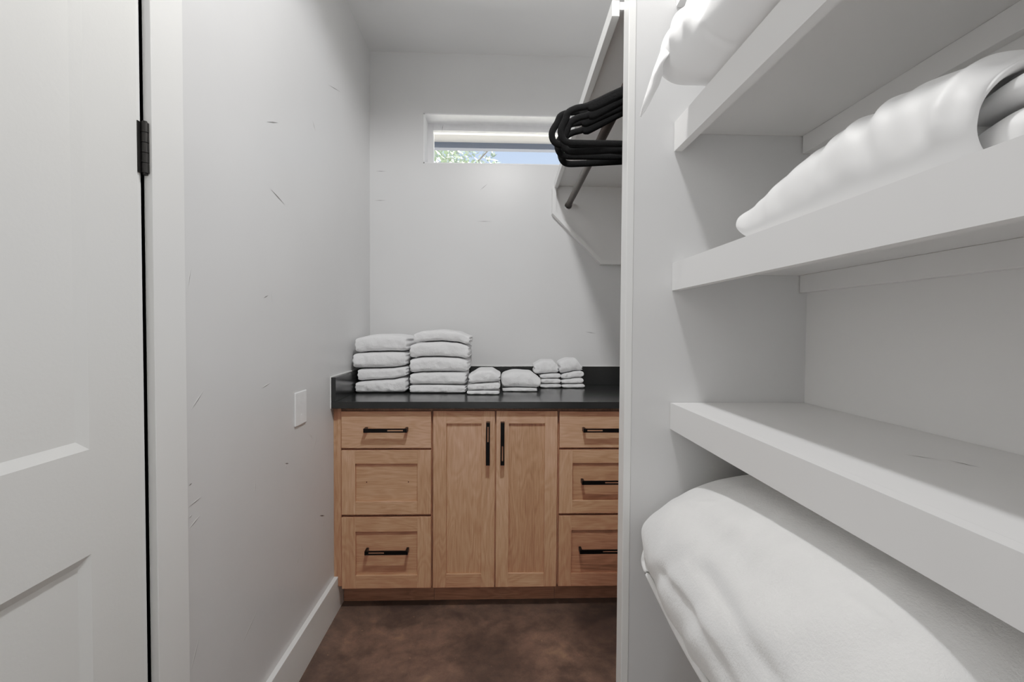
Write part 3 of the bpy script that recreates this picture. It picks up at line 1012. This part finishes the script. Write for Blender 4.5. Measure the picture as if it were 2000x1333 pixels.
bu = loft([Ssec(y, p) for y, p in BU], 150, 84, bundle_disp)
o = bu.build('bedding_bundle', M['satin'], None, smooth=True, subsurf=1)
tag(o, 'white sateen duvet folded into a long bundle on the middle right shelf', 'bedding')
for nm, secs in [('top_layer', [(0.6, [(0.745, 1.535), (0.6694, 1.535), (0.6494, 1.5371), (0.64, 1.5427), (0.6411, 1.5497), (0.6484, 1.5567), (0.6652, 1.563), (0.6967, 1.5683), (0.7408, 1.57), (0.7954, 1.5686), (0.8353, 1.5613), (0.85, 1.5476), (0.8353, 1.5364)]), (0.55, [(0.74, 1.53), (0.6608, 1.53), (0.6399, 1.5325), (0.63, 1.539), (0.6311, 1.5472), (0.6388, 1.5554), (0.6564, 1.5628), (0.6894, 1.569), (0.7356, 1.571), (0.7928, 1.5694), (0.8346, 1.5608), (0.85, 1.5448), (0.8346, 1.5316)]), (0.5, [(0.74, 1.528), (0.6608, 1.528), (0.6399, 1.5305), (0.63, 1.5372), (0.6311, 1.5456), (0.6388, 1.554), (0.6564, 1.5616), (0.6894, 1.5679), (0.7356, 1.57), (0.7928, 1.5683), (0.8346, 1.5595), (0.85, 1.5431), (0.8346, 1.5297)]), (0.44, [(0.7425, 1.526), (0.6651, 1.526), (0.6447, 1.5284), (0.635, 1.5348), (0.6361, 1.5428), (0.6436, 1.5508), (0.6608, 1.558), (0.6931, 1.564), (0.7382, 1.566), (0.7941, 1.5644), (0.8349, 1.556), (0.85, 1.5404), (0.8349, 1.5276)]), (0.36, [(0.745, 1.524), (0.6694, 1.524), (0.6494, 1.5262), (0.64, 1.5319), (0.6411, 1.5391), (0.6484, 1.5463), (0.6652, 1.5528), (0.6967, 1.5582), (0.7408, 1.56), (0.7954, 1.5586), (0.8353, 1.551), (0.85, 1.537), (0.8353, 1.5254)]), (0.33, [(0.75, 1.53), (0.6924, 1.53), (0.6772, 1.5314), (0.67, 1.5351), (0.6708, 1.5397), (0.6764, 1.5443), (0.6892, 1.5484), (0.7132, 1.5518), (0.7468, 1.553), (0.7884, 1.5521), (0.8188, 1.5473), (0.83, 1.5383), (0.8188, 1.5309)])]), ('inner_fold', [(0.62, [(0.65, 1.437), (0.614, 1.437), (0.6045, 1.4393), (0.6, 1.4454), (0.6005, 1.453), (0.604, 1.4606), (0.612, 1.4674), (0.627, 1.4731), (0.648, 1.475), (0.674, 1.4735), (0.693, 1.4655), (0.7, 1.4507), (0.693, 1.4385)]), (0.55, [(0.6375, 1.4325), (0.5925, 1.4325), (0.5806, 1.4357), (0.575, 1.4443), (0.5756, 1.455), (0.58, 1.4657), (0.59, 1.4753), (0.6087, 1.4833), (0.635, 1.486), (0.6675, 1.4839), (0.6912, 1.4726), (0.7, 1.4518), (0.6912, 1.4346)]), (0.525, [(0.636, 1.4215), (0.5899, 1.4215), (0.5778, 1.4254), (0.572, 1.4359), (0.5726, 1.449), (0.5771, 1.4621), (0.5874, 1.4739), (0.6066, 1.4837), (0.6334, 1.487), (0.6667, 1.4844), (0.691, 1.4706), (0.7, 1.4451), (0.691, 1.4241)]), (0.51, [(0.634, 1.423), (0.5937, 1.423), (0.583, 1.4265), (0.578, 1.4358), (0.5786, 1.4474), (0.5825, 1.459), (0.5914, 1.4694), (0.6082, 1.4781), (0.6318, 1.481), (0.6609, 1.4787), (0.6822, 1.4665), (0.69, 1.4439), (0.6822, 1.4253)]), (0.505, [(0.635, 1.432), (0.6098, 1.432), (0.6031, 1.4342), (0.6, 1.4399), (0.6003, 1.4471), (0.6028, 1.4543), (0.6084, 1.4608), (0.6189, 1.4662), (0.6336, 1.468), (0.6518, 1.4666), (0.6651, 1.459), (0.67, 1.445), (0.6651, 1.4334)])]), ('inner_fold', [(0.62, [(0.705, 1.49), (0.6366, 1.49), (0.6185, 1.4925), (0.61, 1.4992), (0.6109, 1.5076), (0.6176, 1.516), (0.6328, 1.5236), (0.6613, 1.5299), (0.7012, 1.532), (0.7506, 1.5303), (0.7867, 1.5215), (0.8, 1.5051), (0.7867, 1.4917)]), (0.55, [(0.695, 1.49), (0.6194, 1.49), (0.5994, 1.4929), (0.59, 1.5006), (0.591, 1.5102), (0.5984, 1.5198), (0.6152, 1.5284), (0.6467, 1.5356), (0.6908, 1.538), (0.7454, 1.5361), (0.7853, 1.526), (0.8, 1.5073), (0.7853, 1.4919)]), (0.52, [(0.694, 1.49), (0.6177, 1.49), (0.5975, 1.4928), (0.588, 1.5003), (0.5891, 1.5097), (0.5965, 1.5191), (0.6134, 1.5276), (0.6452, 1.5346), (0.6898, 1.537), (0.7449, 1.5351), (0.7852, 1.5252), (0.8, 1.5069), (0.7852, 1.4919)]), (0.5, [(0.695, 1.494), (0.6266, 1.494), (0.6085, 1.4963), (0.6, 1.5024), (0.6009, 1.51), (0.6076, 1.5176), (0.6228, 1.5244), (0.6513, 1.5301), (0.6912, 1.532), (0.7406, 1.5305), (0.7767, 1.5225), (0.79, 1.5077), (0.7767, 1.4955)]), (0.494, [(0.7, 1.5), (0.6496, 1.5), (0.6363, 1.5012), (0.63, 1.5044), (0.6307, 1.5084), (0.6356, 1.5124), (0.6468, 1.516), (0.6678, 1.519), (0.6972, 1.52), (0.7336, 1.5192), (0.7602, 1.515), (0.77, 1.5072), (0.7602, 1.5008)])]), ('inner_fold', [(0.62, [(0.775, 1.437), (0.7426, 1.437), (0.734, 1.4393), (0.73, 1.4454), (0.7304, 1.453), (0.7336, 1.4606), (0.7408, 1.4674), (0.7543, 1.4731), (0.7732, 1.475), (0.7966, 1.4735), (0.8137, 1.4655), (0.82, 1.4507), (0.8137, 1.4385)]), (0.48, [(0.77, 1.4215), (0.7268, 1.4215), (0.7154, 1.4251), (0.71, 1.4348), (0.7106, 1.4469), (0.7148, 1.459), (0.7244, 1.4699), (0.7424, 1.479), (0.7676, 1.482), (0.7988, 1.4796), (0.8216, 1.4669), (0.83, 1.4433), (0.8216, 1.4239)]), (0.44, [(0.7675, 1.4205), (0.7225, 1.4205), (0.7106, 1.4241), (0.705, 1.4336), (0.7056, 1.4455), (0.71, 1.4574), (0.72, 1.4681), (0.7388, 1.477), (0.765, 1.48), (0.7975, 1.4776), (0.8212, 1.4651), (0.83, 1.4419), (0.8212, 1.4229)]), (0.42, [(0.7675, 1.425), (0.7297, 1.425), (0.7197, 1.4279), (0.715, 1.4358), (0.7155, 1.4456), (0.7192, 1.4554), (0.7276, 1.4642), (0.7433, 1.4715), (0.7654, 1.474), (0.7927, 1.472), (0.8126, 1.4617), (0.82, 1.4426), (0.8126, 1.427)]), (0.41, [(0.77, 1.435), (0.7484, 1.435), (0.7427, 1.4366), (0.74, 1.4409), (0.7403, 1.4463), (0.7424, 1.4517), (0.7472, 1.4566), (0.7562, 1.4607), (0.7688, 1.462), (0.7844, 1.4609), (0.7958, 1.4552), (0.8, 1.4447), (0.7958, 1.4361)])])]:
    f_ = loft([Ssec(y, p) for y, p in secs], 40, 48, lambda p, n: n * (.003 * noise.noise(p * 14)))
    f_.build(nm, M['satin'], o, smooth=True, subsurf=1)

# --- pillow ---------------------------------------------------------
PI_ = [(1.282, [(.78, 1.895), (.62, 1.892), (.53, 1.891), (.47, 1.892), (.437, 1.899), (.428, 1.915), (.438, 1.930), (.54, 1.945), (.70, 1.945), (.82, 1.915)]),
       (1.270, [(.84, 1.876), (.62, 1.872), (.525, 1.871), (.466, 1.873), (.430, 1.896), (.423, 1.932), (.445, 1.962), (.56, 1.99), (.74, 1.99), (.86, 1.93)]),
       (1.245, [(.86, 1.864), (.62, 1.862), (.525, 1.863), (.470, 1.867), (.428, 1.895), (.421, 1.945), (.450, 1.995), (.58, 2.035), (.76, 2.03), (.885, 1.95)]),
       (1.205, [(.865, 1.848), (.62, 1.846), (.525, 1.850), (.470, 1.865), (.432, 1.897), (.426, 1.950), (.460, 2.005), (.59, 2.05), (.765, 2.042), (.89, 1.955)]),
       (1.16, [(.87, 1.831), (.62, 1.830), (.525, 1.832), (.470, 1.862), (.436, 1.899), (.432, 1.955), (.468, 2.015), (.60, 2.065), (.77, 2.055), (.90, 1.96)]),
       (1.08, [(.88, 1.8295), (.62, 1.829), (.526, 1.8305), (.474, 1.860), (.446, 1.897), (.450, 1.955), (.490, 2.025), (.62, 2.085), (.78, 2.07), (.905, 1.97)]),
       (.94, [(.88, 1.8295), (.62, 1.829), (.526, 1.8305), (.474, 1.855), (.448, 1.887), (.455, 1.945), (.50, 2.02), (.62, 2.09), (.78, 2.075), (.905, 1.97)]),
       (.75, [(.88, 1.8295), (.62, 1.829), (.526, 1.8305), (.474, 1.855), (.448, 1.885), (.455, 1.945), (.50, 2.02), (.62, 2.09), (.78, 2.075), (.905, 1.97)]),
       (.60, [(.87, 1.832), (.62, 1.830), (.54, 1.838), (.49, 1.870), (.470, 1.893), (.48, 1.935), (.52, 1.98), (.62, 2.02), (.77, 2.01), (.90, 1.94)]),
       (.54, [(.80, 1.870), (.62, 1.870), (.56, 1.872), (.53, 1.882), (.52, 1.895), (.525, 1.91), (.55, 1.925), (.62, 1.94), (.72, 1.94), (.82, 1.91)])]


def pillow_disp(p, n):
    c = Vector((.66 * K, p.y, CAM_H + (1.95 - CAM_H) * K))
    n = outward(n, p, c)
    x, y, z = p.x / K, p.y / K, (p.z - CAM_H) / K + CAM_H
    a = .004 * noise.noise(p * 8) + .002 * noise.noise(Vector((p.x * 30, p.y * 9, p.z * 30)))
    top = max(0, min(1, (z - 1.905) / .03))
    for y0_, sl, w_, amp in ((1.13, .35, .016, .010), (1.07, .55, .020, -.008), (1.19, .25, .014, .008), (1.0, .8, .02, .008), (.93, .6, .02, -.006)):
        s = y - (y0_ + sl * (x - .46))
        a += amp * top * math.exp(-(s / w_) ** 2)
    low = max(0, min(1, (1.90 - z) / .02))
    s = (y - 1.05) - .5 * (z - 1.86)
    a += -.006 * low * math.exp(-(s / .008) ** 2)
    if z < 1.836:
        a = max(a, 0) * 0
    return n * (a * K)


pl = loft([Ssec(y, p) for y, p in PI_], 110, 90, pillow_disp)
o = pl.build('pillow', M['cotton'], None, smooth=True, subsurf=1)
tag(o, 'white pillow on the upper right shelf with its case end drooping', 'pillow')
FLAP = [[(0.443, 1.19, 1.9358), (0.4169, 1.215, 1.8917), (0.4207, 1.24, 1.8704), (0.4024, 1.28, 1.821), (0.387, 1.3, 1.7973)], [(0.4367, 1.215, 1.9541), (0.4082, 1.22, 1.8904), (0.4052, 1.245, 1.8622), (0.3958, 1.285, 1.8218), (0.3863, 1.3, 1.7973)], [(0.4302, 1.23, 1.9704), (0.408, 1.255, 1.9), (0.3965, 1.28, 1.853), (0.3891, 1.29, 1.8199), (0.3856, 1.3, 1.7966)]]
rows = [spline(r, 26) for r in FLAP]
ctrl = list(zip(*rows))
rows2 = [spline(list(c_), 22) for c_ in ctrl]
m = MB()
m.grid([[tuple(Vector(S(*p)) + Vector((.0015 * noise.noise(Vector(p) * 60), 0, .0015 * noise.noise(Vector(p) * 50 + Vector((9, 9, 9)))))) for p in r] for r in rows2])
fo = m.build('pillowcase_hem', M['cotton'], o, smooth=True)
md = fo.modifiers.new('thick', 'SOLIDIFY')
md.thickness = .0018
m = MB()
edge = [r for r in FLAP[-1]]
m.tube(spline([S(*p) for p in edge], 40), .0022, 8)
m.build('hem_stitching', M['cotton'], o, smooth=True)

# ------------------------------------------------------------------ outside
m = MB()
m.box(-30, 30, YB + .25, 60, -.3, -.12)
struct(m.build('ground', M['ground']))
m = MB()
m.box(-4, 4, YB + .21, 3.80, 2.668, 2.72)
ev = struct(m.build('soffit', M['soffit']))
m = MB()
m.box(-4, 4, 3.80, 3.86, 2.6235, 2.85)
struct(m.build('roof_beam', M['beam']))
tr = thing('tree', (-1.0, 7.2, -.12), 'pale green leafy tree outside the small window', 'tree')
m = MB()
m.tube([(-1.05, 7.25, -.12), (-1.0, 7.2, 1.2), (-.92, 7.2, 2.4), (-.8, 7.15, 3.3)], lambda t: .10 - .07 * t, 10)
for k in range(16):
    a = random.uniform(0, 2 * PI)
    h0 = random.uniform(1.6, 3.0)
    L_ = random.uniform(.6, 1.15)
    p0 = Vector((-.95, 7.2, h0))
    p1 = p0 + Vector((math.cos(a) * L_ * .6, math.sin(a) * L_ * .5, L_ * .5))
    p2 = p0 + Vector((math.cos(a) * L_, math.sin(a) * L_ * .8, L_ * .85))
    m.tube([p0, p1, p2], lambda t: .02 - .014 * t, 6)
m.build('trunk', M['bark'], tr, smooth=True)
m = MB()
for k in range(9000):
    while True:
        p = Vector((random.uniform(-1, 1), random.uniform(-1, 1), random.uniform(-1, 1)))
        if p.length < 1:
            break
    c = Vector((-.88, 7.2, 3.0)) + Vector((p.x * 1.15, p.y * 1.0, p.z * 1.15))
    if noise.noise(c * 3.1) < -.18:
        continue
    d = Vector((random.gauss(0, 1), random.gauss(0, 1), random.gauss(0, 1))).normalized()
    e = d.orthogonal().normalized()
    L_ = random.uniform(.03, .062)
    m.quad([c - d * L_, c + e * L_ * .42, c + d * L_, c - e * L_ * .42], random.choice((0, 0, 1)))
m.build('foliage', [M['leaf'], M['leaf_pale']], tr)

# ------------------------------------------------------------------ light
wd = bpy.data.worlds.new('world')
scn.world = wd
wd.use_nodes = True
nt = wd.node_tree
bg = nt.nodes['Background']
tc = nt.nodes.new('ShaderNodeTexCoord')
sx = nt.nodes.new('ShaderNodeSeparateXYZ')
cr = nt.nodes.new('ShaderNodeValToRGB')
nt.links.new(tc.outputs['Generated'], sx.inputs[0])
nt.links.new(sx.outputs[2], cr.inputs[0])
cr.color_ramp.elements[0].position = .0
cr.color_ramp.elements[0].color = srgb(238, 243, 250)
cr.color_ramp.elements[1].position = .5
cr.color_ramp.elements[1].color = srgb(165, 203, 246)
nt.links.new(cr.outputs[0], bg.inputs[0])
bg.inputs[1].default_value = 1.1


def lamp(kind, name, loc, energy, color=(1, 1, 1), rot=(0, 0, 0), **kw):
    d = bpy.data.lights.new(name, kind)
    d.energy = energy
    d.color = color
    for k, v in kw.items():
        setattr(d, k, v)
    o = bpy.data.objects.new(name, d)
    o.location = loc
    o.rotation_euler = rot
    COL.objects.link(o)
    return o


for ly, pw_ in ((.92, 56),):
    lamp('SPOT', 'ceiling_lamp', (.05, ly, 2.66), pw_, (1.0, .992, .982), spot_size=math.radians(168), spot_blend=.25, shadow_soft_size=.05)
lamp('AREA', 'fill_lamp', (.0, -.70, 1.25), 2.2, (1.0, .995, .99), (math.radians(90), 0, 0), shape='RECTANGLE', size=1.0, size_y=1.6)  # added soft fill behind the camera, lifts shadows and lower walls
lamp('SUN', 'sun', (0, 6, 8), 34, (1, .96, .9), (math.radians(-38), math.radians(20), 0), angle=.01)

# ------------------------------------------------------------------ camera
cam = bpy.data.cameras.new('camera')
cam.sensor_width = 36
cam.sensor_fit = 'HORIZONTAL'
cam.lens = 943.4834 / 2000 * 36
cam.clip_start = .02
co = bpy.data.objects.new('camera', cam)
COL.objects.link(co)
yaw, pit, roll = .0339, -.0266, .0061
fwd = Vector((math.sin(yaw) * math.cos(pit), math.cos(yaw) * math.cos(pit), math.sin(pit)))
right = Vector((math.cos(yaw), -math.sin(yaw), 0))
up = right.cross(fwd)
r2 = right * math.cos(roll) + up * -math.sin(roll) * -1
r2 = right * math.cos(roll) + up * math.sin(roll)
u2 = up * math.cos(roll) - right * math.sin(roll)
Rm = Matrix((r2, u2, -fwd)).transposed()
co.matrix_world = Matrix.Translation((0, 0, CAM_H)) @ Rm.to_4x4()
scn.camera = co
scn.view_settings.view_transform = 'Standard'
scn.view_settings.look = 'None'
scn.view_settings.exposure = 0
vs = scn.view_settings
vs.use_curve_mapping = True
cm = vs.curve_mapping
cm.extend = 'EXTRAPOLATED'
cc = cm.curves[3]
TONE = [(0, 0), (.025, .034), (.10, .18), (.29, .422), (.5, .57), (.7, .72), (1, .98)]
cc.points[0].location = TONE[0]
cc.points[1].location = TONE[-1]
for p_ in TONE[1:-1]:
    cc.points.new(*p_)
cm.update()
scn.cycles.diffuse_bounces = 8
scn.cycles.use_denoising = True
